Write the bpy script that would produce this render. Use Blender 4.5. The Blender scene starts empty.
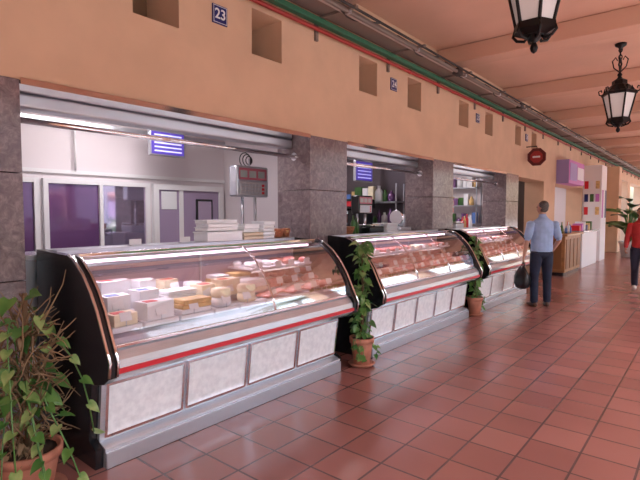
import bpy, bmesh, math, random
import numpy as np
from mathutils import Vector, Matrix, Euler
random.seed(7)
sc = bpy.context.scene
sc.view_settings.view_transform = 'Standard'
sc.view_settings.exposure = 0.56

# ---------------------------------------------------------------- materials
MATS = {}
def P(name, col, rough=0.5, metal=0.0, emis=None, estr=0.0, var=0.0, scale=6.0, bump=0.0, col2=None, coat=0.0, stretch=None, spec=None):
    if name in MATS: return MATS[name]
    m = bpy.data.materials.new(name); m.use_nodes = True
    nt = m.node_tree; b = nt.nodes['Principled BSDF']
    b.inputs['Base Color'].default_value = (*col, 1)
    b.inputs['Roughness'].default_value = rough
    b.inputs['Metallic'].default_value = metal
    if coat: b.inputs['Coat Weight'].default_value = coat
    if spec is not None: b.inputs['Specular IOR Level'].default_value = spec
    if emis:
        b.inputs['Emission Color'].default_value = (*emis, 1)
        b.inputs['Emission Strength'].default_value = estr
    if var or col2 or bump:
        tc = nt.nodes.new('ShaderNodeTexCoord'); mp = nt.nodes.new('ShaderNodeMapping')
        if stretch: mp.inputs['Scale'].default_value = stretch
        nt.links.new(tc.outputs['Object'], mp.inputs[0])
        n = nt.nodes.new('ShaderNodeTexNoise'); n.inputs['Scale'].default_value = scale
        n.inputs['Detail'].default_value = 5
        nt.links.new(mp.outputs[0], n.inputs['Vector'])
        r = nt.nodes.new('ShaderNodeValToRGB')
        c2 = col2 if col2 else tuple(max(0, c*(1-var)) for c in col)
        c1 = col if col2 else tuple(min(1, c*(1+var)) for c in col)
        r.color_ramp.elements[0].position = 0.35; r.color_ramp.elements[1].position = 0.65
        r.color_ramp.elements[0].color = (*c2, 1); r.color_ramp.elements[1].color = (*c1, 1)
        nt.links.new(n.outputs['Fac'], r.inputs[0]); nt.links.new(r.outputs[0], b.inputs['Base Color'])
        if bump:
            bp = nt.nodes.new('ShaderNodeBump'); bp.inputs['Strength'].default_value = bump; bp.inputs['Distance'].default_value = 0.01
            nt.links.new(n.outputs['Fac'], bp.inputs['Height']); nt.links.new(bp.outputs[0], b.inputs['Normal'])
    MATS[name] = m
    return m

def glass_mat(name, tint=(1,1,1), refl=0.08, top=0.6, rough=0.02):
    m = bpy.data.materials.new(name); m.use_nodes = True
    nt = m.node_tree; nt.nodes.clear()
    out = nt.nodes.new('ShaderNodeOutputMaterial'); mix = nt.nodes.new('ShaderNodeMixShader')
    tr = nt.nodes.new('ShaderNodeBsdfTransparent'); tr.inputs[0].default_value = (*tint, 1)
    gl = nt.nodes.new('ShaderNodeBsdfGlossy'); gl.inputs['Roughness'].default_value = rough
    lw = nt.nodes.new('ShaderNodeLayerWeight'); lw.inputs[0].default_value = 0.3
    mr = nt.nodes.new('ShaderNodeMapRange'); mr.inputs[3].default_value = refl; mr.inputs[4].default_value = top
    nt.links.new(lw.outputs['Fresnel'], mr.inputs[0]); nt.links.new(mr.outputs[0], mix.inputs[0])
    nt.links.new(tr.outputs[0], mix.inputs[1]); nt.links.new(gl.outputs[0], mix.inputs[2]); nt.links.new(mix.outputs[0], out.inputs[0])
    MATS[name] = m
    return m

plaster = P('plaster_orange', (0.67,0.46,0.31), 0.85, var=0.05, scale=2.5, bump=0.15)
ceilm = P('ceiling_paint', (0.68,0.43,0.32), 0.8, var=0.04, scale=1.5)
beamm = P('beam_paint', (0.63,0.39,0.285), 0.8)
white = P('white_paint', (0.78,0.77,0.78), 0.5)
steel = P('brushed_steel', (0.68,0.70,0.75), 0.22, 0.6, var=0.06, scale=30, stretch=(8,0.3,8))
steel2 = P('steel_satin', (0.55,0.57,0.62), 0.30, 0.8)
chrome = P('chrome', (0.85,0.85,0.88), 0.10, 1.0)
black = P('black_panel', (0.012,0.012,0.014), 0.22)
blackm = P('black_iron', (0.013,0.013,0.014), 0.4, 0.6)
red = P('red_stripe', (0.62,0.02,0.035), 0.3)
marblew = P('polished_panel', (0.92,0.92,0.94), 0.14, 0.0, col2=(0.78,0.78,0.81), scale=22, coat=0.6)
terr = P('terracotta', (0.48,0.19,0.12), 0.7, var=0.15, scale=12)
soil = P('soil', (0.05,0.03,0.02), 0.95)
glass = glass_mat('display_glass', (0.96,0.955,0.98), 0.13, 0.62, 0.05)
purple = P('purple_window', (0.15,0.06,0.18), 0.08, 0.35, coat=1.0)
wglass = P('pale_window', (0.50,0.42,0.56), 0.05, 0.9, coat=1.0)
wood = P('wood', (0.38,0.18,0.07), 0.45, var=0.3, scale=5, stretch=(1,8,1))
cheese = P('cheese_cream', (0.80,0.71,0.52), 0.5, var=0.08, scale=20)
cheese2 = P('cheese_rind', (0.66,0.44,0.18), 0.5, var=0.2, scale=15)
meat = P('meat_red', (0.48,0.055,0.065), 0.35, col2=(0.70,0.30,0.29), scale=25)
meat2 = P('meat_pink', (0.70,0.33,0.32), 0.35, col2=(0.50,0.10,0.11), scale=18)
ham = P('ham_dark', (0.28,0.055,0.05), 0.4, col2=(0.43,0.19,0.15), scale=18)
paper = P('paper_white', (0.78,0.79,0.81), 0.6)
tray = P('tray_white', (0.74,0.74,0.78), 0.3)
leafm = P('leaf_green', (0.045,0.15,0.027), 0.4, col2=(0.12,0.25,0.055), scale=7)
leafy = P('leaf_variegated', (0.30,0.38,0.14), 0.4, col2=(0.11,0.23,0.05), scale=14)
leafd = P('leaf_dark', (0.022,0.08,0.016), 0.35, col2=(0.055,0.15,0.03), scale=7)
stemm = P('stem_brown', (0.15,0.09,0.045), 0.8)
twig = P('twig_dry', (0.26,0.165,0.09), 0.85)
pinkL = P('pink_lamp', (1,0.8,0.9), 0.5, emis=(1,0.75,0.88), estr=4)
tubeL = P('added_tube_glow', (1,1,1), 0.5, emis=(1,0.95,0.97), estr=9)  # glow of the tubes added to brighten the stalls
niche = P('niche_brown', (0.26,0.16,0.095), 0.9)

def marble():
    m = bpy.data.materials.new('granite_grey_pink'); m.use_nodes = True
    nt = m.node_tree; b = nt.nodes['Principled BSDF']; b.inputs['Roughness'].default_value = 0.16
    tc = nt.nodes.new('ShaderNodeTexCoord')
    n = nt.nodes.new('ShaderNodeTexNoise'); n.inputs['Scale'].default_value = 14; n.inputs['Detail'].default_value = 10; n.inputs['Roughness'].default_value = 0.75
    n.inputs['Distortion'].default_value = 1.2
    nt.links.new(tc.outputs['Object'], n.inputs['Vector'])
    r = nt.nodes.new('ShaderNodeValToRGB'); e = r.color_ramp.elements
    e[0].position = 0.30; e[0].color = (0.11,0.082,0.09,1); e[1].position = 0.70; e[1].color = (0.36,0.29,0.295,1)
    k = r.color_ramp.elements.new(0.5); k.color = (0.21,0.165,0.172,1)
    nt.links.new(n.outputs['Fac'], r.inputs[0]); nt.links.new(r.outputs[0], b.inputs['Base Color'])
    return m
granite = marble()

def floor_mat():
    m = bpy.data.materials.new('terracotta_floor_tiles'); m.use_nodes = True
    nt = m.node_tree; b = nt.nodes['Principled BSDF']
    tc = nt.nodes.new('ShaderNodeTexCoord')
    br = nt.nodes.new('ShaderNodeTexBrick'); br.offset = 0.0; br.squash = 1.0
    br.inputs['Scale'].default_value = 1.0
    br.inputs['Brick Width'].default_value = 0.31; br.inputs['Row Height'].default_value = 0.31
    br.inputs['Mortar Size'].default_value = 0.008; br.inputs['Mortar Smooth'].default_value = 0.3
    br.inputs['Color1'].default_value = (0.365,0.155,0.130,1); br.inputs['Color2'].default_value = (0.290,0.117,0.100,1)
    br.inputs['Mortar'].default_value = (0.11,0.06,0.058,1)
    nt.links.new(tc.outputs['Object'], br.inputs['Vector'])
    n = nt.nodes.new('ShaderNodeTexNoise'); n.inputs['Scale'].default_value = 1.1; n.inputs['Detail'].default_value = 2
    nt.links.new(tc.outputs['Object'], n.inputs['Vector'])
    mx = nt.nodes.new('ShaderNodeMix'); mx.data_type = 'RGBA'; mx.blend_type = 'MULTIPLY'; mx.inputs[0].default_value = 0.5
    r = nt.nodes.new('ShaderNodeValToRGB'); r.color_ramp.elements[0].position = 0.3; r.color_ramp.elements[1].position = 0.7
    r.color_ramp.elements[0].color = (0.78,0.76,0.76,1); r.color_ramp.elements[1].color = (1.1,1.08,1.08,1)
    nt.links.new(n.outputs['Fac'], r.inputs[0])
    nt.links.new(br.outputs['Color'], mx.inputs[6]); nt.links.new(r.outputs[0], mx.inputs[7])
    nt.links.new(mx.outputs[2], b.inputs['Base Color'])
    mr = nt.nodes.new('ShaderNodeMapRange'); mr.inputs[3].default_value = 0.17; mr.inputs[4].default_value = 0.30
    nt.links.new(n.outputs['Fac'], mr.inputs[0]); nt.links.new(mr.outputs[0], b.inputs['Roughness'])
    b.inputs['Specular IOR Level'].default_value = 0.7
    bp = nt.nodes.new('ShaderNodeBump'); bp.inputs['Strength'].default_value = 0.4; bp.inputs['Distance'].default_value = 0.004; bp.invert = True
    nt.links.new(br.outputs['Fac'], bp.inputs['Height']); nt.links.new(bp.outputs[0], b.inputs['Normal'])
    return m

# ---------------------------------------------------------------- mesh builder
class MB:
    def __init__(s): s.bm = bmesh.new(); s.mats = []
    def mi(s, m):
        if m not in s.mats: s.mats.append(m)
        return s.mats.index(m)
    def _tag(s, faces, m, smooth=False):
        i = s.mi(m)
        for f in faces: f.material_index = i; f.smooth = smooth
    def box(s, lo, hi, m, rot=None, bev=0.0):
        c = Vector([(a+b)/2 for a, b in zip(lo, hi)]); d = [abs(b-a) for a, b in zip(lo, hi)]
        M = Matrix.Translation(c)
        if rot is not None: M = M @ rot.to_matrix().to_4x4()
        M = M @ Matrix.Diagonal((*d, 1))
        r = bmesh.ops.create_cube(s.bm, size=1, matrix=M)
        fs = set(f for v in r['verts'] for f in v.link_faces)
        s._tag(fs, m)
        if bev > 0:
            es = list(set(e for f in fs for e in f.edges))
            rb = bmesh.ops.bevel(s.bm, geom=es, offset=bev, segments=2, affect='EDGES', profile=0.5)
            s._tag(rb['faces'], m, True)
    def prism(s, prof, y0, y1, m, axis='Y', smooth=False):
        def pt(a, b, t):
            return (a, t, b) if axis == 'Y' else ((t, a, b) if axis == 'X' else (a, b, t))
        A = [s.bm.verts.new(pt(a, b, y0)) for a, b in prof]
        B = [s.bm.verts.new(pt(a, b, y1)) for a, b in prof]
        fs = [s.bm.faces.new(A), s.bm.faces.new(B[::-1])]
        n = len(prof)
        for i in range(n):
            fs.append(s.bm.faces.new([A[i], B[i], B[(i+1) % n], A[(i+1) % n]]))
        s._tag(fs, m, smooth)
        bmesh.ops.recalc_face_normals(s.bm, faces=fs)
    def strip(s, prof, y0, y1, m, seg=1, smooth=True):
        rows = []
        for k in range(seg+1):
            y = y0+(y1-y0)*k/seg
            rows.append([s.bm.verts.new((a, y, b)) for a, b in prof])
        fs = []
        for k in range(seg):
            for i in range(len(prof)-1):
                fs.append(s.bm.faces.new([rows[k][i], rows[k][i+1], rows[k+1][i+1], rows[k+1][i]]))
        s._tag(fs, m, smooth)
    def quad(s, pts, m):
        f = s.bm.faces.new([s.bm.verts.new(p) for p in pts]); s._tag([f], m)
    def rings(s, rs, m, cap=True, smooth=True):
        R = [[s.bm.verts.new(p) for p in r] for r in rs]; n = len(R[0]); fs = []
        for a, b in zip(R[:-1], R[1:]):
            for i in range(n):
                fs.append(s.bm.faces.new([a[i], a[(i+1) % n], b[(i+1) % n], b[i]]))
        if cap:
            fs.append(s.bm.faces.new(R[0][::-1])); fs.append(s.bm.faces.new(R[-1]))
        s._tag(fs, m, smooth)
        if cap:
            fs[-1].smooth = False; fs[-2].smooth = False
    def lathe(s, prof, c, m, seg=20, smooth=True, sy=1.0, rot0=0.0):
        rs = []
        for r, z in prof:
            r = max(r, 0.0008)
            rs.append([(c[0]+r*math.cos(rot0+2*math.pi*i/seg), c[1]+sy*r*math.sin(rot0+2*math.pi*i/seg), c[2]+z) for i in range(seg)])
        s.rings(rs, m, True, smooth)
    def tube(s, pts, r, m, seg=8):
        pts = [Vector(p) for p in pts]; rr = r if isinstance(r, (list, tuple)) else [r]*len(pts)
        rs = []; up = None
        for i, p in enumerate(pts):
            d = (pts[min(i+1, len(pts)-1)]-pts[max(i-1, 0)]).normalized()
            if up is None:
                up = Vector((0,0,1)) if abs(d.z) < 0.9 else Vector((1,0,0))
            a = d.cross(up).normalized(); b = a.cross(d).normalized(); up = b
            rs.append([p+(a*math.cos(2*math.pi*k/seg)+b*math.sin(2*math.pi*k/seg))*rr[i] for k in range(seg)])
        s.rings(rs, m)
    def sph(s, c, r, m, u=14, v=9, rot=None):
        if not isinstance(r, (tuple, list)): r = (r, r, r)
        M = Matrix.Translation(Vector(c))
        if rot is not None: M = M @ rot.to_matrix().to_4x4()
        M = M @ Matrix.Diagonal((*r, 1))
        q = bmesh.ops.create_uvsphere(s.bm, u_segments=u, v_segments=v, radius=1, matrix=M)
        s._tag(set(f for x in q['verts'] for f in x.link_faces), m, True)
    def leaf(s, p, d, n, L, W, m, droop=0.25, heart=True):
        p = Vector(p); d = Vector(d).normalized(); n = Vector(n)
        w = d.cross(n)
        if w.length < 1e-3: w = d.cross(Vector((1,0,0.1)))
        w.normalize(); n = w.cross(d).normalized()
        if heart: pr = [(-0.12,0.32),(0.08,0.5),(0.35,0.46),(0.65,0.27),(0.86,0.1)]
        else: pr = [(0.03,0.12),(0.2,0.36),(0.45,0.5),(0.7,0.4),(0.88,0.18)]
        c = []; l = []; r_ = []
        for t, h in pr:
            tt = max(t, 0)
            base = p+d*(L*t)-n*(droop*L*tt*tt)
            cb = p+d*(L*max(t, 0.0))-n*(droop*L*tt*tt)-n*0.06*W
            c.append(s.bm.verts.new(cb)); l.append(s.bm.verts.new(base+w*W*h+n*0.05*W)); r_.append(s.bm.verts.new(base-w*W*h+n*0.05*W))
        tip = s.bm.verts.new(p+d*L-n*droop*L)
        fs = []
        for i in range(len(pr)-1):
            fs.append(s.bm.faces.new([c[i], c[i+1], l[i+1], l[i]])); fs.append(s.bm.faces.new([c[i], r_[i], r_[i+1], c[i+1]]))
        fs.append(s.bm.faces.new([c[-1], tip, l[-1]])); fs.append(s.bm.faces.new([c[-1], r_[-1], tip]))
        s._tag(fs, m, True)
    def obj(s, name, parent=None, loc=None, rotz=None):
        me = bpy.data.meshes.new(name); s.bm.to_mesh(me); s.bm.free()
        for m in s.mats: me.materials.append(m)
        o = bpy.data.objects.new(name, me); sc.collection.objects.link(o)
        if parent: o.parent = parent
        if loc: o.location = loc
        if rotz is not None: o.rotation_euler = (0, 0, rotz)
        return o

def holes_wall(name, mat_, x0, x1, ys, zs, holes):
    """wall slab between x0..x1 spanning ys, zs with rectangular openings"""
    b = MB()
    Y = sorted(set([ys[0], ys[1]]+[h[0] for h in holes]+[h[1] for h in holes]))
    Z = sorted(set([zs[0], zs[1]]+[h[2] for h in holes]+[h[3] for h in holes]))
    def solid(i, j):
        if i < 0 or j < 0 or i >= len(Y)-1 or j >= len(Z)-1: return False
        cy = (Y[i]+Y[i+1])/2; cz = (Z[j]+Z[j+1])/2
        return not any(h[0] < cy < h[1] and h[2] < cz < h[3] for h in holes)
    for i in range(len(Y)-1):
        for j in range(len(Z)-1):
            if not solid(i, j): continue
            a, c, d, e = Y[i], Y[i+1], Z[j], Z[j+1]
            b.quad([(x1,a,d),(x1,c,d),(x1,c,e),(x1,a,e)], mat_)
            b.quad([(x0,a,d),(x0,a,e),(x0,c,e),(x0,c,d)], mat_)
            if not solid(i-1, j): b.quad([(x0,a,d),(x1,a,d),(x1,a,e),(x0,a,e)], mat_)
            if not solid(i+1, j): b.quad([(x0,c,d),(x0,c,e),(x1,c,e),(x1,c,d)], mat_)
            if not solid(i, j-1): b.quad([(x0,a,d),(x0,c,d),(x1,c,d),(x1,a,d)], mat_)
            if not solid(i, j+1): b.quad([(x0,a,e),(x1,a,e),(x1,c,e),(x0,c,e)], mat_)
    bmesh.ops.remove_doubles(b.bm, verts=b.bm.verts, dist=1e-5)
    return b.obj(name)

# ---------------------------------------------------------------- room shell
XW = -3.4
XB = -3.87
CZ = 4.05
b = MB(); b.box((-6,-4,-0.1),(2.9,36,0), floor_mat()); b.obj('floor')
b = MB(); b.box((-3.9,-4,CZ),(2.9,36,CZ+0.25), ceilm); b.obj('ceiling')
for k in range(-1, 11):
    y = 4.2+2.94*k
    b = MB(); b.box((XW+0.005,y-0.17,CZ-0.24),(2.35,y+0.17,CZ-0.002), beamm, bev=0.015); b.obj('trim_beam')
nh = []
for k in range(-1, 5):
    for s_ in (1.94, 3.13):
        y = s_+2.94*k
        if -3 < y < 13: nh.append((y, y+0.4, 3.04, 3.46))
oh = [(0.5,11.0,0,2.39),(11.0,13.1,0,2.36),(14.2,17.6,0,2.36),(23.0,28.0,0,3.1),(29.0,34.5,0,3.1)]
holes_wall('wall_left', plaster, XB, XW, (-4,36), (0,CZ), oh+nh)
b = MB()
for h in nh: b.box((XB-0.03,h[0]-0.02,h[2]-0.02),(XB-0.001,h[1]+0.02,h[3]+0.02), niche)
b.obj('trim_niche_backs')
for a, c in [(0.5,1.16),(3.94,4.61),(6.85,7.59),(10.2,11.0)]:
    b = MB()
    b.box((XB,a+0.001,0),(XW+0.02,c-0.001,1.12), granite, bev=0.004)
    b.box((XB,a+0.001,1.125),(XW+0.02,c-0.001,1.80), granite, bev=0.004)
    b.box((XB,a+0.001,1.805),(XW+0.02,c-0.001,2.385), granite, bev=0.004)
    b.obj('pilaster')
for i, (a, c) in enumerate([(1.162,3.938),(4.612,6.848),(7.592,10.198)]):
    b = MB()
    b.box((XB,a,2.36),(XW+0.02,c,2.388), chrome)
    b.box((XW+0.021,a,2.355),(XW+0.03,c,2.395), chrome)
    b.box((XB+0.10,a,2.26),(XB+0.24,c,2.359), steel2, bev=0.02)
    b.obj('trim_lintel')
b = MB(); b.box((-3.41,-4,-0.0),(XW+0.012,0.49,0.35), granite); b.obj('baseboard_left')

# stall rooms
wallw = P('stall_white_wall', (0.72,0.66,0.68), 0.4)
walld = P('stall_dark_wall', (0.10,0.078,0.09), 0.4)
SB = -5.5
b = MB()
b.box((SB-0.1,0,0),(SB,17.7,2.8), wallw)
b.obj('wall_back')
b = MB(); b.box((SB-0.1,0,2.8),(XB-0.01,17.7,2.9), white); b.obj('ceiling_stall')
for i, (y, m) in enumerate([(0.3,wallw),(4.50,wallw),(7.17,walld),(10.6,wallw),(13.6,P('stall_beige_shaded', (0.12,0.08,0.065), 0.6)),(17.62,wallw)]):  # partition behind the doorway is beige; brown puts interior shade into its colour
    b = MB(); b.box((SB+0.001,y,0.001),(XB-0.002,y+0.08,2.799), m); b.obj('wall_partition')

def window(name, y0, y1, z0, z1, panes, x=SB+0.001, fr=white, t=0.05):
    b = MB(); n = len(panes)
    b.box((x,y0,z0),(x+0.05,y0+t,z1), fr); b.box((x,y1-t,z0),(x+0.05,y1,z1), fr)
    b.box((x,y0+t,z1-t),(x+0.05,y1-t,z1), fr); b.box((x,y0+t,z0),(x+0.05,y1-t,z0+t), fr)
    L = (y1-y0-2*t)/n
    for k, p in enumerate(panes):
        ya = y0+t+k*L
        b.box((x+0.01,ya,z0+t),(x+0.02,ya+L,z1-t), p)
        if k: b.box((x+0.005,ya-0.02,z0+t),(x+0.055,ya+0.02,z1-t), fr)
    return b.obj(name)
window('window_1', 1.2, 2.02, 0.95, 1.92, [purple])
window('window_2', 2.06, 3.29, 0.95, 1.92, [purple, wglass])
b = MB(); dg = P('door_lilac', (0.36,0.28,0.41), 0.2)
D0, D1 = 3.34, 4.44; x = SB+0.001
b.box((x,D0,0.001),(x+0.06,D0+0.07,1.92), white); b.box((x,D1-0.07,0.001),(x+0.06,D1,1.92), white); b.box((x,D0+0.07,1.85),(x+0.06,D1-0.07,1.92), white)
b.box((x+0.005,D0+0.07,0.001),(x+0.03,D1-0.07,1.85), dg)
b.box((x+0.005,3.72,0.001),(x+0.045,3.78,1.85), white)
b.box((x+0.03,3.98,1.42),(x+0.045,4.26,1.74), black, bev=0.01); b.box((x+0.045,4.01,1.45),(x+0.05,4.23,1.71), wglass)
b.box((x+0.03,3.46,1.60),(x+0.04,3.68,1.83), paper)
b.tube([(x+0.045,3.75,1.05),(x+0.09,3.75,1.05),(x+0.09,3.85,1.05)], 0.01, steel)
b.obj('door_1')
b = MB(); b.box((SB+0.001,0.39,1.98),(SB+0.03,4.49,2.02), white); b.box((SB+0.001,0.39,2.5),(SB+0.05,4.49,2.56), steel2); b.tube([(SB+0.04,2.4,2.02),(SB+0.04,2.4,2.5)], 0.012, white); b.obj('trim_rail')

def added_tube_light(x, y, L=1.2, z=2.795, e=34):  # unseen ceiling tube plus area light, added to brighten a stall
    b = MB(); b.box((x-0.06,y-L/2,z-0.04),(x+0.06,y+L/2,z), white)
    b.tube([(x,y-L/2+0.03,z-0.065),(x,y+L/2-0.03,z-0.065)], 0.02, tubeL); b.obj('added_stall_tube')
    l = bpy.data.lights.new('stall_fill_light','AREA'); l.shape = 'RECTANGLE'; l.size = 0.15; l.size_y = L; l.energy = e; l.color = (1,0.92,0.95)
    o = bpy.data.objects.new('stall_fill_light', l); o.location = (x,y,z-0.1); sc.collection.objects.link(o)
added_tube_light(-4.6, 2.6, e=17); added_tube_light(-4.6, 5.8, e=10); added_tube_light(-4.6, 8.9, e=20); added_tube_light(-4.6, 12.1, e=3); added_tube_light(-4.6, 15.5, e=26)

blue = P('blue_screen', (0.06,0.04,0.25), 0.3, emis=(0.08,0.05,0.36), estr=0.55)
wl = P('lit_text', (0.7,0.7,1), 0.4, emis=(0.4,0.42,0.95), estr=0.5)
def blue_sign(x, y, z, w=0.42, h=0.28):
    b = MB(); b.box((x,y-w/2-0.02,z-h/2-0.02),(x+0.05,y+w/2+0.02,z+h/2+0.02), steel2, bev=0.008)
    b.box((x+0.05,y-w/2,z-h/2),(x+0.055,y+w/2,z+h/2), blue)
    for k in range(5):
        zz = z+h*0.36-k*h*0.18
        b.box((x+0.056,y-w*0.42,zz-0.008),(x+0.058,y+w*0.42,zz+0.008), wl)
    b.box((x-0.0,y-0.02,z+h/2+0.02),(x+0.03,y+0.02,2.799), steel2)
    return b.obj('illuminated_screen')
blue_sign(-5.15, 3.33, 2.38, 0.44, 0.26)
blue_sign(-4.55, 6.62, 2.24, 0.46, 0.30)

for (a, c) in [(1.162,3.938),(4.612,6.848),(7.592,10.198)]:
    b = MB(); b.tube([(-3.6,a+0.001,2.17),(-3.6,c-0.001,2.17)], 0.022, chrome, 12)
    b.tube([(-3.6,a+0.001,2.17),(-3.6,a+0.015,2.17)], 0.045, chrome, 14); b.tube([(-3.6,c-0.015,2.17),(-3.6,c-0.001,2.17)], 0.045, chrome, 14)
    b.obj('hanging_rail')

boxb = P('box_blue',(0.1,0.2,0.5),0.5)
def goods_on(b, x0, x1, y0, y1, z, rd, axis='X', hmax=0.28):
    a0, a1 = (x0,x1) if axis == 'X' else (y0,y1)
    t = a0+0.03
    while t < a1-0.1:
        w = rd.uniform(0.07,0.14); h = rd.uniform(0.12,hmax)
        m = rd.choice([paper,cheese,cheese2,red,ham,purple,boxb,paper,leafd])
        cx, cy = (t+w/2,(y0+y1)/2) if axis == 'X' else ((x0+x1)/2,t+w/2)
        if rd.random() < 0.5: b.box((cx-w/2,cy-w/2,z),(cx+w/2,cy+w/2,z+h), m, bev=0.004)
        else: b.lathe([(w/2,0),(w/2,h*0.65),(w/5,h*0.82),(w/5,h)], (cx,cy,z), m, 12)
        t += w+0.015
def shelf_unit(x0, x1, yb, zs, seed, dep=0.28):
    rd = random.Random(seed); b = MB(); y0 = yb-dep
    for z in zs:
        b.box((x0,y0,z),(x1,yb-0.002,z+0.025), steel2); goods_on(b, x0+0.02, x1-0.02, y0+0.03, yb-0.06, z+0.026, rd)
    for xx in (x0,x1-0.02):
        b.box((xx,y0,0.001),(xx+0.02,y0+0.02,zs[-1]+0.32), steel2); b.box((xx,yb-0.022,0.001),(xx+0.02,yb-0.002,zs[-1]+0.32), steel2)
    b.obj('shelving_unit')
shelf_unit(-5.3,-4.05,7.17,(0.5,0.95,1.35,1.72),5)
shelf_unit(-5.3,-4.05,10.6,(0.9,1.3,1.7,2.1),6)
b = MB()
b.box((-4.9,6.2,0.001),(-4.25,6.85,1.18), P('cabinet_dark',(0.08,0.07,0.09),0.3), bev=0.01); b.box((-4.92,6.18,1.18),(-4.23,6.87,1.21), steel)
b.obj('work_bench')
b = MB()
b.box((-4.8,6.3,1.211),(-4.4,6.75,1.30), steel2, bev=0.02); b.box((-4.8,6.55,1.30),(-4.4,6.75,1.62), black, bev=0.02); b.box((-4.82,6.3,1.62),(-4.38,6.77,1.78), black, bev=0.02)
for k in range(2):
    b.tube([(-4.7+k*0.2,6.42,1.62),(-4.7+k*0.2,6.42,1.54)], 0.025, chrome); b.tube([(-4.7+k*0.2,6.42,1.56),(-4.7+k*0.2,6.30,1.54)], 0.01, black)
b.box((-4.75,6.296,1.66),(-4.45,6.299,1.74), red)
b.obj('coffee_machine')

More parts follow.
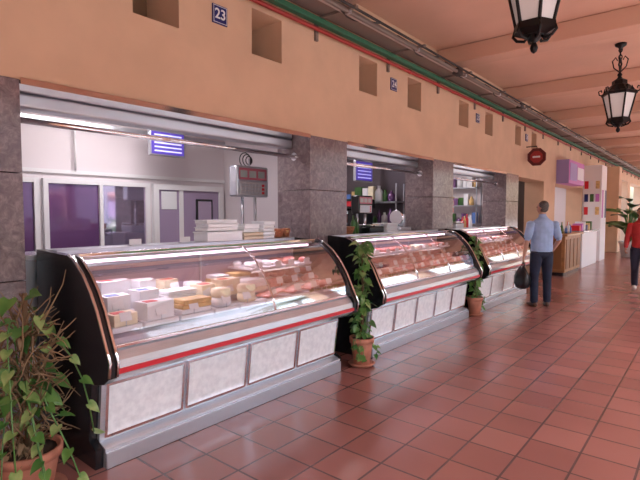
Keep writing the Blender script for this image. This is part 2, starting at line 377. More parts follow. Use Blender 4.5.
# ---------------------------------------------------------------- counters
GLASS = [(-2.70,0.765),(-2.725,0.86),(-2.775,0.96),(-2.85,1.07),(-2.945,1.17),(-3.06,1.25),(-3.13,1.275)]
def counter(y0, y1, back, npan, divs, kind):
    root = bpy.data.objects.new('refrigerated_display_counter', None); sc.collection.objects.link(root)
    body = [(back,0.001),(-2.80,0.001),(-2.80,0.12),(-2.875,0.145),(-2.825,0.545),(-2.69,0.575),(-2.65,0.605),(-2.64,0.645),(-2.65,0.695),(-2.69,0.74),(-2.72,0.752),(-3.3,0.86),(back,0.86)]
    b = MB(); b.prism(body, y0+0.05, y1-0.05, steel)
    b.box((-2.643,y0+0.05,0.620),(-2.628,y1-0.05,0.650), red, bev=0.003)
    b.box((-2.80,y0+0.05,0.001),(-2.785,y1-0.05,0.10), steel2, bev=0.003)
    b.obj('body', root)
    b = MB(); th = math.atan2(0.05,0.40); R = Euler((0,th,0))
    L = (y1-y0-0.12)/npan
    for k in range(npan):
        ya = y0+0.06+k*L+0.028; yb = ya+L-0.056
        cx, cz = -2.85+0.003, 0.345
        b.box((cx-0.006,ya,cz-0.16),(cx+0.006,yb,cz+0.16), marblew, rot=R)
        for (p, q) in ((ya-0.018,ya),(yb,yb+0.018)):
            b.box((cx-0.006,p,cz-0.175),(cx+0.020,q,cz+0.175), chrome, rot=R)
        for dz in (-0.169, 0.169):
            c2x = cx+math.sin(th)*dz; c2z = cz+math.cos(th)*dz
            b.box((c2x-0.006,ya,c2z-0.009),(c2x+0.020,yb,c2z+0.009), chrome, rot=R)
    b.obj('front_panels', root)
    b = MB()
    prof = [(back,0.001),(-2.83,0.001),(-2.82,0.12),(-2.90,0.16),(-2.85,0.52),(-2.70,0.555),(-2.635,0.60),(-2.625,0.70),(-2.66,0.76)]+[(x+0.012,z+0.008) for x, z in GLASS[1:]]+[(back,1.30)]
    for (a, c) in ((y0,y0+0.048),(y1-0.048,y1)):
        b.prism(prof, a, c, black)
    b.obj('end_panels', root)
    b = MB()
    for yy in (y0-0.004, y0+0.044, y1-0.006):
        b.tube([(-2.63,yy+0.004,0.61),(-2.615,yy+0.004,0.70),(-2.65,yy+0.004,0.765)]+[(x+0.02,yy+0.004,z+0.012) for x, z in GLASS[1:]], 0.010, chrome, 6)
    b.obj('end_trim', root)
    b = MB(); ds = [y0+0.05]+divs+[y1-0.05]
    bx = -3.40 if back < -3.45 else -3.30
    for a, c in zip(ds[:-1], ds[1:]): b.strip(GLASS, a+0.004, c-0.004, glass)
    b.strip([(-3.13,1.277),(bx,1.283)], y0+0.05, y1-0.05, glass)
    b.obj('curved_glass', root)
    b = MB()
    b.box((-3.155,y0+0.048,1.27),(-3.115,y1-0.048,1.292), chrome, bev=0.004)
    b.box((-2.735,y0+0.048,0.752),(-2.69,y1-0.048,0.775), chrome, bev=0.004)
    for d in divs: b.tube([(x+0.002,d,z) for x, z in GLASS], 0.009, chrome, 8)
    b.box((back+0.002,y0+0.048,1.27),(bx,y1-0.048,1.30), steel2, bev=0.004)
    n = max(2, int((y1-y0)/0.9))
    for k in range(n+1):
        y = y0+0.06+(y1-y0-0.12)*k/n
        b.box((bx-0.045,y-0.012,0.86),(bx-0.02,y+0.012,1.27), steel2)
    b.strip([(bx-0.03,0.865),(bx-0.03,1.27)], y0+0.05, y1-0.05, P('back_slider', (0.38,0.32,0.39), 0.25))
    b.box((-3.20,y0+0.06,1.245),(-3.15,y1-0.06,1.268), steel2)
    b.tube([(-3.175,y0+0.1,1.232),(-3.175,y1-0.1,1.232)], 0.012, pinkL, 8)
    b.obj('frame', root)
    b = MB()
    ym = y0+0.06 if kind != 'cheese' else y0+1.45
    b.box((bx+0.01,ym,1.045),(-3.02,y1-0.06,1.055), glass)
    b.box((-3.025,ym,1.042),(-3.015,y1-0.06,1.058), chrome)
    b.obj('glass_shelf', root)
    b = MB()
    def deck(x): return 0.80+(-2.74-x)/0.56*0.13
    deckm = P('deck_lilac', (0.58,0.53,0.61), 0.3)
    b.strip([(-2.72,0.757),(-2.74,0.80),(-3.30,0.93),(bx,0.93)], y0+0.05, y1-0.05, deckm, smooth=False)
    rnd = random.Random(int(y0*100))
    for row, (xa, xb) in enumerate(((-2.92,-2.76),(-3.10,-2.94),(-3.28,-3.12))):
        y = y0+0.09+0.05*row
        while y < y1-0.2:
            w = rnd.uniform(0.18,0.30)
            w2 = min(w, y1-0.07-y); ye = y+w2-0.02
            if w2 < 0.12: break
            xm = (xa+xb)/2; zt = deck(xa)+0.002
            b.box((xa,y,zt-0.02),(xb,ye,zt+0.015), rnd.choice([tray,tray,steel2,paper]), bev=0.004)
            z1 = zt+0.016
            ch = kind == 'cheese' and y < y0+1.35
            if ch:
                t = rnd.random()
                if t < 0.3:
                    for q in range(rnd.randint(1,2)):
                        b.lathe([(0.02,0),(0.070,0.003),(0.076,0.03),(0.070,0.062),(0.02,0.066)], (xm,(y+ye)/2,z1+q*0.067), rnd.choice([cheese,cheese2,paper,cheese]), 18)
                elif t < 0.7:
                    h = rnd.uniform(0.07,0.15)
                    b.prism([(xm-0.07,y+0.01),(xm+0.07,y+0.02),(xm+0.055,ye-0.02),(xm-0.06,ye-0.01)], z1, z1+h, rnd.choice([cheese,cheese,paper]), axis='Z')
                    b.box((xm-0.03,y+0.04,z1+h),(xm+0.03,y+0.12,z1+h+0.003), rnd.choice([paper,red,boxb]))
                else:
                    for q in range(3): b.box((xa+0.01,y+0.01+0.01*q,z1+q*0.032),(xb-0.01,ye-0.02+0.005*q,z1+0.03+q*0.032), rnd.choice([cheese,paper,cheese2]), bev=0.006)
            else:
                t = rnd.random(); mm = rnd.choice([meat,meat2,meat2,ham,meat])
                if t < 0.4:
                    for q in range(12):
                        b.sph((rnd.uniform(xa+0.03,xb-0.03),rnd.uniform(y+0.03,ye-0.03),z1+0.018+rnd.random()*0.035), (rnd.uniform(0.025,0.04),rnd.uniform(0.028,0.045),0.02), mm, 9, 6, Euler((rnd.uniform(-.4,.4),rnd.uniform(-.4,.4),rnd.uniform(0,3))))
                elif t < 0.65:
                    for lay in range(2):
                        for q in range(4):
                            yy = y+0.025+q*(ye-y-0.04)/4
                            b.tube([(xa+0.01,yy,z1+0.018+lay*0.028),(xm,yy+0.014,z1+0.024+lay*0.028),(xb-0.01,yy,z1+0.018+lay*0.028)], [0.012,0.02,0.012], mm, 8)
                elif t < 0.85:
                    for q in range(5):
                        yy = y+0.02+q*(ye-y-0.08)/5
                        b.box((xa+0.012,yy,z1+0.01+q*0.006),(xb-0.012,yy+0.055,z1+0.024+q*0.006), mm, rot=Euler((0.3,0,rnd.uniform(-.1,.1))), bev=0.006)
                else:
                    b.tube([(xm,y+0.02,z1+0.045),(xm,(y+ye)/2,z1+0.055),(xm,ye-0.02,z1+0.045)], [0.045,0.06,0.045], mm, 12)
            if row < 2 or rnd.random() < 0.5:
                yt = y+rnd.uniform(0.02,0.08)
                b.box((xb-0.012,yt,z1+0.03),(xb-0.008,yt+0.075,z1+0.085), paper, rot=Euler((0,-0.35,0)))
                b.box((xb-0.006,yt+0.035,z1-0.002),(xb-0.001,yt+0.04,z1+0.04), steel2)
            if row == 0 and rnd.random() < 0.6 and not ch:
                for q in range(8): b.leaf((xb+0.005,y+q*0.025,z1-0.005), (0.3,rnd.uniform(-1,1),0.6), (1,0,0.5), 0.03, 0.025, leafm)
            y += w
    y = ym+0.03
    while y < y1-0.2:
        w = rnd.uniform(0.16,0.24)
        b.box((bx+0.03,y,1.056),(-3.05,y+w-0.02,1.075), tray, bev=0.003)
        mm = rnd.choice([meat,meat2,ham,cheese,paper])
        for q in range(5): b.sph((rnd.uniform(bx+0.06,-3.09),rnd.uniform(y+0.04,y+w-0.06),1.097), (0.04,0.045,0.026), mm, 9, 6)
        b.box((-3.048,y+0.04,1.07),(-3.044,y+0.12,1.12), paper)
        y += w
    b.obj('displayed_food', root)
    return root
counter(1.31, 3.76, -3.62, 4, [2.72], 'cheese')
counter(4.22, 6.93, -3.36, 5, [5.12,6.02], 'meat')
counter(7.25, 9.75, -3.36, 4, [8.1,8.9], 'meat')
for y0, y1 in ((1.31,3.76),(4.22,6.93),(7.25,9.75)):
    l = bpy.data.lights.new('case_light','AREA'); l.shape = 'RECTANGLE'; l.size = 0.03; l.size_y = y1-y0-0.2; l.energy = 6; l.color = (1,0.84,0.95)
    o = bpy.data.objects.new('case_light', l); o.location = (-3.13,(y0+y1)/2,1.225); o.rotation_euler = (0,-0.25,0); sc.collection.objects.link(o)

for (a, c) in ((1.2,3.9),(4.65,6.8),(7.65,10.1)):
    b = MB(); b.box((-4.02,a,0.001),(-3.66,c,1.22), steel2, bev=0.004); b.box((-4.03,a,1.22),(-3.65,c,1.26), steel, bev=0.004); b.obj('service_worktop')

WZ = 1.262; TZ = 1.301
def tray_stack(x, y, z, w, d, h, n, m=paper, nm='stacked_trays'):
    b = MB()
    for k in range(n):
        j = random.uniform(-0.006,0.006); zz = z+k*h/n
        b.box((x-d/2+j,y-w/2+j,zz),(x+d/2+j,y+w/2+j,zz+h/n*0.8), m, bev=0.004)
        b.box((x-d/2+j-0.006,y-w/2+j-0.006,zz+h/n*0.8),(x+d/2+j+0.006,y+w/2+j+0.006,zz+h/n*0.93), m)
    return b.obj(nm)
cream = P('box_cream', (0.68,0.56,0.42), 0.6)
tray_stack(-3.50,2.80,TZ,0.40,0.20,0.09,1,paper,'food_boxes'); tray_stack(-3.50,2.78,TZ+0.091,0.34,0.18,0.10,3)
tray_stack(-3.50,3.14,TZ,0.25,0.20,0.065,2,cream,'food_boxes'); tray_stack(-3.50,3.13,TZ+0.066,0.19,0.17,0.08,2,paper,'food_boxes')
tray_stack(-3.50,3.36,TZ,0.15,0.18,0.17,5,paper,'paper_stack')
tray_stack(-3.83,6.2,WZ,0.3,0.25,0.14,4)
wk = P('wicker',(0.34,0.12,0.055),0.8,var=0.35,scale=40)
def basket(x, y, z, r=0.10, h=0.09):
    b = MB()
    b.lathe([(r*0.7,0),(r*0.75,0.0),(r,h),(r*1.03,h+0.008),(r*0.96,h+0.008),(r*0.72,0.012),(0.001,0.012)], (x,y,z), wk, 20)
    for k in range(5): b.tube([(x+(r*0.74+0.26*r*k/5)*math.cos(t*0.5236),y+(r*0.74+0.26*r*k/5)*math.sin(t*0.5236),z+0.01+k*h/5) for t in range(13)], 0.006, wk, 5)
    for k in range(7): b.sph((x+random.uniform(-r,r)*0.5,y+random.uniform(-r,r)*0.5,z+h*0.8), 0.03, random.choice([cheese2,ham,terr]), 8, 6)
    return b.obj('wicker_basket')
basket(-3.50,3.535,TZ,0.085,0.08); basket(-3.50,3.68,TZ,0.05,0.08); basket(-3.83,5.2,WZ,0.12,0.1)

dpk = P('display_pink',(0.42,0.11,0.15),0.3)
def scale_machine(x, y, z, z1, W=0.2, H=0.30, dark=False, loop=True):
    b = MB(); bd = black if dark else steel2
    b.box((x-0.16,y-0.18,z),(x+0.14,y+0.18,z+0.10), bd, bev=0.015)
    b.box((x-0.13,y-0.17,z+0.115),(x+0.13,y+0.17,z+0.13), chrome, bev=0.004)
    for dx in (-0.08,0.08): b.tube([(x+dx,y,z+0.1),(x+dx,y,z+0.116)], 0.015, bd)
    for s_ in (-1,1): b.tube([(x-0.14,y+s_*0.1,z+0.1),(x-0.14,y+s_*0.1,z1)], 0.018, steel)
    b.box((x-0.2,y-W,z1),(x-0.06,y+W,z1+H), bd, bev=0.02)
    b.box((x-0.06,y-W*0.86,z1+H*0.55),(x-0.055,y+W*0.86,z1+H*0.92), dpk)
    for q in range(3): b.box((x-0.055,y-W*0.8+q*W*0.55,z1+H*0.62),(x-0.053,y-W*0.8+q*W*0.55+W*0.42,z1+H*0.84), P('lcd_grey',(0.35,0.38,0.36),0.3))
    b.box((x-0.06,y-W*0.82,z1+H*0.06),(x-0.055,y+W*0.82,z1+H*0.48), P('keypad_grey',(0.5,0.48,0.5),0.4))
    for r_ in range(3):
        for q in range(7): b.box((x-0.055,y-W*0.72+q*W*0.21,z1+H*(0.10+0.12*r_)),(x-0.05,y-W*0.72+q*W*0.21+W*0.15,z1+H*(0.18+0.12*r_)), red if q == 6 else steel2)
    if loop:
        for q in range(3):
            r_ = 0.05+0.018*q
            b.tube([(x-0.13,y-0.03*q+r_*math.cos(t*0.5),z1+H+0.07+r_*math.sin(t*0.5)) for t in range(14)], 0.006, black, 6)
        b.tube([(x-0.13,y,z1+H-0.01),(x-0.13,y,z1+H+0.09)], 0.012, bd)
    return b.obj('weighing_scale')
scale_machine(-4.15, 3.88, 1.27, 1.74, 0.25, 0.36)
b = MB(); b.box((-4.4,3.54,0.001),(-4.05,4.2,1.268), steel2, bev=0.01); b.obj('equipment_stand')
scale_machine(-3.82, 5.75, WZ, WZ+0.28, 0.18, 0.26, True, False)
scale_machine(-3.82, 8.6, WZ, WZ+0.28, 0.18, 0.26, False, False)
b = MB()
b.box((-4.0,6.42,WZ),(-3.7,6.78,WZ+0.08), steel, bev=0.02); b.box((-3.95,6.6,WZ+0.08),(-3.75,6.68,WZ+0.28), steel, bev=0.02)
b.tube([(-3.85,6.54,WZ+0.22),(-3.85,6.56,WZ+0.22),(-3.85,6.58,WZ+0.22)], [0.11,0.12,0.11], chrome, 28)
b.obj('meat_slicer')
for (x, y) in ((-3.45,2.35),(-3.45,1.9)):
    b = MB(); b.box((x-0.03,y,TZ),(x+0.03,y+0.1,TZ+0.006), steel2); b.box((x-0.004,y,TZ+0.006),(x+0.002,y+0.10,TZ+0.05), paper); b.obj('price_card')
b = MB(); rd = random.Random(21)
for y in (4.75,4.85,4.95,5.4,5.48):
    h = rd.uniform(0.16,0.28); b.lathe([(0.035,0),(0.035,h*0.6),(0.012,h*0.8),(0.012,h)], (-3.85,y,WZ), rd.choice([cheese2,leafd,paper,red]), 10)
for y in (7.8,7.9,8.0,8.15,9.1,9.2,9.32,9.5):
    h = rd.uniform(0.16,0.28); b.lathe([(0.035,0),(0.035,h*0.6),(0.012,h*0.8),(0.012,h)], (-3.85,y,WZ), rd.choice([cheese2,leafd,paper,red]), 10)
b.obj('bottles')

# ---------------------------------------------------------------- number signs
navy = P('navy_enamel', (0.01,0.015,0.14), 0.3)
def numsign(y, z, txt, s=0.16):
    b = MB(); b.box((XW,y-s/2,z-s/2),(XW+0.015,y+s/2,z+s/2), navy, bev=0.003)
    for q in (-1,1):
        b.box((XW+0.015,y-s/2+0.006,z+q*(s/2-0.01)-0.002),(XW+0.017,y+s/2-0.006,z+q*(s/2-0.01)+0.002), paper)
        b.box((XW+0.015,y+q*(s/2-0.01)-0.002,z-s/2+0.006),(XW+0.017,y+q*(s/2-0.01)+0.002,z+s/2-0.006), paper)
    o = b.obj('number_sign')
    cu = bpy.data.curves.new('digits','FONT'); cu.body = txt; cu.size = 0.12; cu.align_x = 'CENTER'; cu.align_y = 'CENTER'; cu.extrude = 0.001; cu.offset = 0.002
    t = bpy.data.objects.new('digits', cu); sc.collection.objects.link(t); cu.materials.append(paper)
    t.location = (XW+0.0175,y,z); t.rotation_euler = (math.pi/2,0,math.pi/2); t.parent = o
numsign(2.75,3.27,'23'); numsign(5.68,3.27,'24'); numsign(8.63,3.27,'25'); numsign(11.55,3.27,'26')

# ---------------------------------------------------------------- pipes
pr = P('pipe_red',(0.36,0.03,0.025),0.4); pg = P('pipe_green',(0.03,0.15,0.08),0.5); pgr = P('conduit_grey',(0.20,0.16,0.14),0.5); pbl = P('cable_dark',(0.035,0.03,0.03),0.6)
YA, YB_ = -3.78, 35.38
b = MB()
b.tube([(-3.33,YA,3.50),(-3.33,YB_,3.50)], 0.022, pr, 10)
for y in np.arange(-3,33,3): b.tube([(-3.33,y-0.03,3.5),(-3.33,y+0.03,3.5)], 0.028, pr, 10)
b.obj('fire_pipe')
b = MB()
b.box((-3.34,YA,3.545),(-3.27,YB_,3.60), pg, bev=0.004); b.obj('green_cable_duct')
b = MB()
b.box((-3.32,YA,3.64),(-3.05,YB_,3.648), pgr); b.box((-3.052,YA,3.64),(-3.045,YB_,3.70), pgr); b.box((-3.32,YA,3.64),(-3.314,YB_,3.70), pgr)
for x, z, r, m in ((-3.27,3.672,0.02,pbl),(-3.21,3.668,0.016,pgr),(-3.16,3.672,0.02,pgr),(-3.10,3.665,0.014,pbl),(-3.24,3.70,0.014,pgr),(-3.13,3.70,0.016,pbl)):
    pts = [(x+random.uniform(-.006,.006),y,z+random.uniform(-.004,.004)) for y in np.linspace(YA,YB_,40)]
    b.tube(pts, r, m, 6)
b.tube([(-2.96,YA,3.60),(-2.96,YB_,3.60)], 0.024, pgr, 8)
b.tube([(-2.88,YA,3.615),(-2.88,YB_,3.615)], 0.014, pbl, 8)
b.tube([(-3.02,YA,3.61),(-3.02,YB_,3.61)], 0.016, P('conduit_light',(0.45,0.38,0.34),0.5), 8)
for y in np.arange(-3.3,33,1.47):
    b.box((XW+0.001,y-0.02,3.61),(-2.85,y+0.02,3.638), pgr); b.box((XW+0.001,y-0.02,3.40),(XW+0.03,y+0.02,3.61), pgr)
    b.box((-2.99,y-0.015,3.575),(-2.93,y+0.015,3.61), steel2)
for y in (2.2,3.6,5.1,6.4,7.9,9.4,10.9):
    b.tube([(-3.0+0.04*math.sin(t),y+t*0.13,3.66-0.07*math.sin(t*math.pi/8)) for t in range(9)], 0.010, pbl, 6)
for y in (3.3,6.7,9.6):
    b.box((-3.03,y,3.56),(-2.93,y+0.16,3.65), pbl, bev=0.01)
b.obj('cable_tray')

# ---------------------------------------------------------------- lanterns
frost = P('lantern_glass', (0.66,0.66,0.66), 0.15, emis=(1,0.95,0.9), estr=0.06)
def lantern(x, y):
    b = MB(); zb = 2.78; s = 6
    def ring(r, z): return [(x+r*math.cos(2*math.pi*i/s),y+r*math.sin(2*math.pi*i/s),z) for i in range(s)]
    b.rings([ring(0.125,zb+0.17),ring(0.205,zb+0.52)], frost, True, False)
    for i in range(s):
        a = 2*math.pi*i/s; c_, s_ = math.cos(a), math.sin(a)
        b.tube([(x+0.13*c_,y+0.13*s_,zb+0.16),(x+0.212*c_,y+0.212*s_,zb+0.53)], 0.013, blackm, 6)
        b.tube([(x+0.22*c_,y+0.22*s_,zb+0.54),(x+0.26*c_,y+0.26*s_,zb+0.56),(x+0.27*c_,y+0.27*s_,zb+0.61),(x+0.235*c_,y+0.235*s_,zb+0.625),(x+0.225*c_,y+0.225*s_,zb+0.595)], 0.010, blackm, 5)
        b.tube([(x+0.14*c_,y+0.14*s_,zb+0.165),(x+0.155*c_,y+0.155*s_,zb+0.12),(x+0.125*c_,y+0.125*s_,zb+0.085),(x+0.07*c_,y+0.07*s_,zb+0.07),(x+0.05*c_,y+0.05*s_,zb+0.10)], 0.012, blackm, 5)
        a2 = a+math.pi/6; c2, s2 = math.cos(a2), math.sin(a2)
        b.leaf((x+0.19*c2,y+0.19*s2,zb+0.53), (c2*0.3,s2*0.3,1), (c2,s2,0), 0.10, 0.09, blackm)
    b.rings([ring(0.235,zb+0.52),ring(0.235,zb+0.555),ring(0.20,zb+0.58),ring(0.13,zb+0.66),ring(0.10,zb+0.68),ring(0.10,zb+0.73),ring(0.05,zb+0.76)], blackm, True, False)
    b.rings([ring(0.09,zb+0.10),ring(0.155,zb+0.13),ring(0.15,zb+0.185)], blackm, True, False)
    b.lathe([(0.005,-0.03),(0.022,-0.015),(0.03,0.01),(0.022,0.035),(0.014,0.05),(0.04,0.065),(0.055,0.09),(0.09,0.115)], (x,y,zb), blackm, 12)
    b.lathe([(0.05,0.75),(0.02,0.79),(0.035,0.82),(0.015,0.85),(0.012,0.9)], (x,y,zb), blackm, 12)
    z = zb+0.89; k = 0
    while z < CZ-0.10:
        pts = []
        for t in range(13):
            a = t*math.pi/6; o = 0.022*math.cos(a); h = 0.034*math.sin(a)
            pts.append((x+(o if k % 2 else 0),y+(0 if k % 2 else o),z+0.03+h))
        b.tube(pts, 0.008, blackm, 5); z += 0.052; k += 1
    b.lathe([(0.015,CZ-0.10),(0.03,CZ-0.06),(0.075,CZ-0.03),(0.08,CZ-0.001)], (x,y,0), blackm, 14)
    for a in range(4):
        c_, s_ = math.cos(a*math.pi/2), math.sin(a*math.pi/2)
        b.tube([(x+0.01*c_,y+0.01*s_,zb+0.86),(x+0.08*c_,y+0.08*s_,zb+0.93),(x+0.10*c_,y+0.10*s_,zb+1.03),(x+0.06*c_,y+0.06*s_,zb+1.08),(x+0.035*c_,y+0.035*s_,zb+1.03)], 0.009, blackm, 5)
    b.obj('hanging_lantern')
lantern(-1.10, 3.87); lantern(-1.17, 8.42); lantern(-1.1, 13.1)

# ---------------------------------------------------------------- plants
def pot(b, x, y, r, h, z0=0.001, m=terr, saucer=True):
    if saucer: b.lathe([(r*0.9,0),(r*1.1,0.025),(r*1.12,0.03),(r*0.9,0.025)], (x,y,z0), m, 24); z0 += 0.022
    b.lathe([(r*0.68,0),(r*0.9,h*0.78),(r*0.9,h*0.8),(r,h*0.8),(r*1.02,h),(r*0.9,h),(r*0.86,h*0.9),(0.002,h*0.9)], (x,y,z0), m, 24)
    b.lathe([(r*0.84,h*0.9),(r*0.5,h*0.92),(0.002,h*0.93)], (x,y,z0+0.003), soil, 16)
def pothos(x, y, r, h, H, n, spread, lsize, seed, trail=4, dry=False, tr_h=0.0):
    rd = random.Random(seed); b = MB(); pot(b, x, y, r, h)
    b.tube([(x,y,h*0.8),(x+0.01,y,H*0.5),(x,y+0.01,H)], 0.014, stemm, 8)
    for k in range(5):
        a = rd.uniform(0,6.28); pts = []
        for t in range(14):
            z = h*0.9+(H-h*0.9)*t/13*rd.uniform(0.95,1.0); rr = 0.02+spread*0.35*abs(math.sin(t*0.6+k))
            pts.append((x+rr*math.cos(a+t*0.7),y+rr*math.sin(a+t*0.7),z))
        b.tube(pts, 0.005, stemm if dry else leafm, 5)
    for k in range(n):
        t = rd.random()**0.9; z = h+(H-h)*t; a = rd.uniform(0,6.28); rr = spread*rd.uniform(0.2,1)
        p = Vector((x+rr*math.cos(a),y+rr*math.sin(a),z)); d = Vector((math.cos(a)*0.8,math.sin(a)*0.8,rd.uniform(-0.9,0.15)))
        L = lsize*rd.uniform(0.6,1.25)
        b.leaf(p, d, Vector((rd.uniform(-.5,.5)+0.4,rd.uniform(-.5,.5)-0.3,0.8)), L, L*0.8, rd.choice([leafm,leafm,leafy,leafd]))
        b.tube([(x+0.3*rr*math.cos(a),y+0.3*rr*math.sin(a),z-0.03),tuple(p)], 0.0025, leafy, 4)
    for k in range(trail):
        a = rd.uniform(-1.9,0.7); pts = [(x+r*0.6*math.cos(a),y+r*0.6*math.sin(a),h)]
        if dry:
            hh = rd.uniform(0.55,1.0)
            pts = [(x,y,h),(x+0.05*math.cos(a),y+0.05*math.sin(a),hh)]
            for t in range(1,8):
                rr = 0.06+0.04*t+0.02*math.sin(t+k); z = hh+0.06-0.012*t*t-0.02*t
                pts.append((x+rr*math.cos(a+0.06*t),y+rr*math.sin(a+0.06*t),max(0.06,z)))
        else:
            for t in range(1,7):
                rr = r*1.05+0.03*math.sin(t+k); z = h+0.04-t*h*0.12+0.02*math.sin(t*2)
                pts.append((x+rr*math.cos(a+0.08*t),y+rr*math.sin(a+0.08*t),max(0.05,z)))
        b.tube(pts, 0.004, leafm, 5)
        for p in pts[2:]:
            aa = a+rd.uniform(-1.2,1.2)
            b.leaf(p, (math.cos(aa),math.sin(aa),rd.uniform(-0.9,-0.1)), (0.3,-0.3,0.9), lsize*rd.uniform(0.6,0.9), lsize*0.6, rd.choice([leafm,leafy]))
    if dry:
        for k in range(190):
            a = rd.uniform(0,6.28); z0 = rd.uniform(h,H*0.86); r0 = rd.uniform(0.02,0.12); pts = [(x+r0*math.cos(a),y+r0*math.sin(a),z0)]
            up = rd.uniform(-0.05,0.07)
            for t in range(1,5):
                l = pts[-1]; a += rd.uniform(-.9,.9); pts.append((l[0]+0.04*math.cos(a),l[1]+0.04*math.sin(a),l[2]+up+rd.uniform(-0.03,0.03)))
            b.tube(pts, [0.006,0.005,0.004,0.003,0.002], rd.choice([stemm,twig,twig]), 4)
        for k in range(60):
            a = rd.uniform(0,6.28); rr = rd.uniform(0.03,0.15)
            b.leaf((x+rr*math.cos(a),y+rr*math.sin(a),rd.uniform(h,H*0.9)), (math.cos(a),math.sin(a),-1), (0,0.3,1), 0.06, 0.03, twig)
    return b.obj('potted_pothos')
pothos(-2.74, 4.0, 0.125, 0.27, 1.26, 150, 0.10, 0.075, 3)
pothos(-2.78, 7.08, 0.12, 0.26, 1.2, 100, 0.09, 0.08, 5, 2)
pothos(-2.86, 0.96, 0.17, 0.25, 1.12, 34, 0.18, 0.10, 11, 8, dry=True)

b = MB()
px_, py_ = -2.35, 20.2
b.lathe([(0.22,0.001),(0.30,0.46),(0.33,0.48),(0.33,0.55),(0.29,0.55),(0.28,0.48),(0.002,0.48)], (px_,py_,0), white, 24)
b.lathe([(0.28,0.485),(0.002,0.5)], (px_,py_,0), soil, 16)
rd = random.Random(4)
for k in range(28):
    a = rd.uniform(0,6.28); hh = rd.uniform(0.85,2.0); rr = rd.uniform(0.08,0.4)
    p = (px_+rr*math.cos(a),py_+rr*math.sin(a),hh)
    b.tube([(px_,py_,0.48),(px_+rr*0.4*math.cos(a),py_+rr*0.4*math.sin(a),hh*0.6+0.15),p], 0.018, leafm, 6)
    b.leaf(p, (math.cos(a),math.sin(a),0.6), (0.2,-0.3,1), 0.85, 0.40, rd.choice([leafm,leafd]), droop=0.5, heart=False)
b.obj('potted_banana_plant')

# ---------------------------------------------------------------- far stalls
pinkp = P('pink_sign',(0.45,0.14,0.38),0.5,emis=(0.6,0.15,0.45),estr=0.08); lil = P('lilac_sign',(0.34,0.27,0.54),0.5)
b = MB()
b.box((XW+0.001,14.3,2.36),(-3.08,16.2,3.0), pinkp, bev=0.01); b.box((-3.079,14.4,2.45),(-3.07,15.2,2.92), lil); b.box((-3.079,15.3,2.5),(-3.07,16.1,2.85), paper)
b.box((XW+0.001,14.28,2.36),(-3.09,14.299,3.0), lil)
b.obj('shop_fascia_sign')
b = MB(); sx, sz, sr = -3.17, 2.82, 0.21
oc = [(sx+sr*math.cos(math.pi/8+i*math.pi/4),sz+sr*math.sin(math.pi/8+i*math.pi/4)) for i in range(8)]
b.prism(oc, 11.55, 11.59, P('sign_red_dark',(0.12,0.015,0.015),0.4))
oc2 = [(sx+0.14*math.cos(math.pi/8+i*math.pi/4),sz+0.14*math.sin(math.pi/8+i*math.pi/4)) for i in range(8)]
b.prism(oc2, 11.543, 11.549, P('sign_red',(0.35,0.03,0.03),0.4)); b.box((sx-0.08,11.538,sz-0.02),(sx+0.08,11.542,sz+0.02), paper)
b.tube([(XW+0.001,11.57,3.06),(sx,11.57,3.06),(sx,11.57,sz+0.19)], 0.012, blackm)
b.obj('bracket_sign')
b = MB()
b.box((-3.3,12.9,0.001),(-2.85,14.6,0.08), black); b.box((-3.3,12.88,0.08),(-2.82,14.62,0.98), wood, bev=0.008); b.box((-3.34,12.82,0.98),(-2.76,14.68,1.03), P('wood_top',(0.50,0.27,0.12),0.35), bev=0.01)
for k in range(4): b.box((-2.819,12.97+k*0.41,0.16),(-2.805,13.3+k*0.41,0.9), P('wood_panel',(0.27,0.12,0.045),0.5), bev=0.004)
b.box((-3.22,12.875,0.16),(-2.9,12.882,0.9), P('wood_panel',(0,0,0)))
b.obj('wooden_bar_counter')
b = MB()
for k in range(12):
    y = 12.95+k*0.13; m = random.choice([red,cheese2,leafd,paper,ham,boxb]); h = random.uniform(0.14,0.3)
    b.lathe([(0.035,0),(0.035,h*0.6),(0.012,h*0.8),(0.012,h)], (-3.1+random.uniform(-.1,.15),y,1.031), m, 10)
b.obj('bottles_row')
b = MB()
for k in range(3): b.box((-4.9,11.3,0.001+k*0.33),(-4.4,11.9,0.32+k*0.33), P('crate',(0.4,0.1,0.08),0.6), bev=0.01)
b.obj('crate_stack')
b = MB(); whe = P('white_booth',(0.78,0.77,0.78),0.5)
b.box((XW+0.001,17.7,0.001),(-2.85,18.6,3.1), whe, bev=0.01)
cols = [red, pinkp, paper, navy, cheese2, leafd]
for k in range(3):
    for j in range(3):
        b.box((-3.34+k*0.16,17.69,1.5+j*0.42),(-3.23+k*0.16,17.699,1.75+j*0.42), cols[(k*2+j*3) % 6])
for k in range(3): b.box((-2.849,17.8+k*0.27,1.4),(-2.84,18.0+k*0.27,2.3), cols[(k+1) % 6])
b.obj('poster_booth')
b = MB(); b.box((-3.3,15.0,0.001),(-2.85,17.1,1.0), whe, bev=0.01); b.box((-3.34,14.95,1.0),(-2.8,17.15,1.05), steel, bev=0.01)
for k in range(6): b.box((-3.2,15.1+k*0.32,1.051),(-2.95,15.3+k*0.32,1.2+0.05*(k % 3)), cols[k], bev=0.01)
b.obj('white_shop_counter')
b = MB(); b.box((XW+0.001,22.0,0.001),(-2.95,22.7,3.38), plaster, bev=0.02); b.obj('pier')
b = MB(); b.box((-3.39,35.4,0),(-1.6,35.9,CZ-0.01), plaster); b.box((1.0,35.4,0),(2.6,35.9,CZ-0.01), plaster)
b.box((-1.6,35.4,3.0),(1.0,35.9,CZ-0.01), plaster); b.obj('wall_end')
b = MB(); b.box((-3.39,-3.99,0),(2.3,-3.8,CZ-0.01), plaster); b.obj('wall_rear')

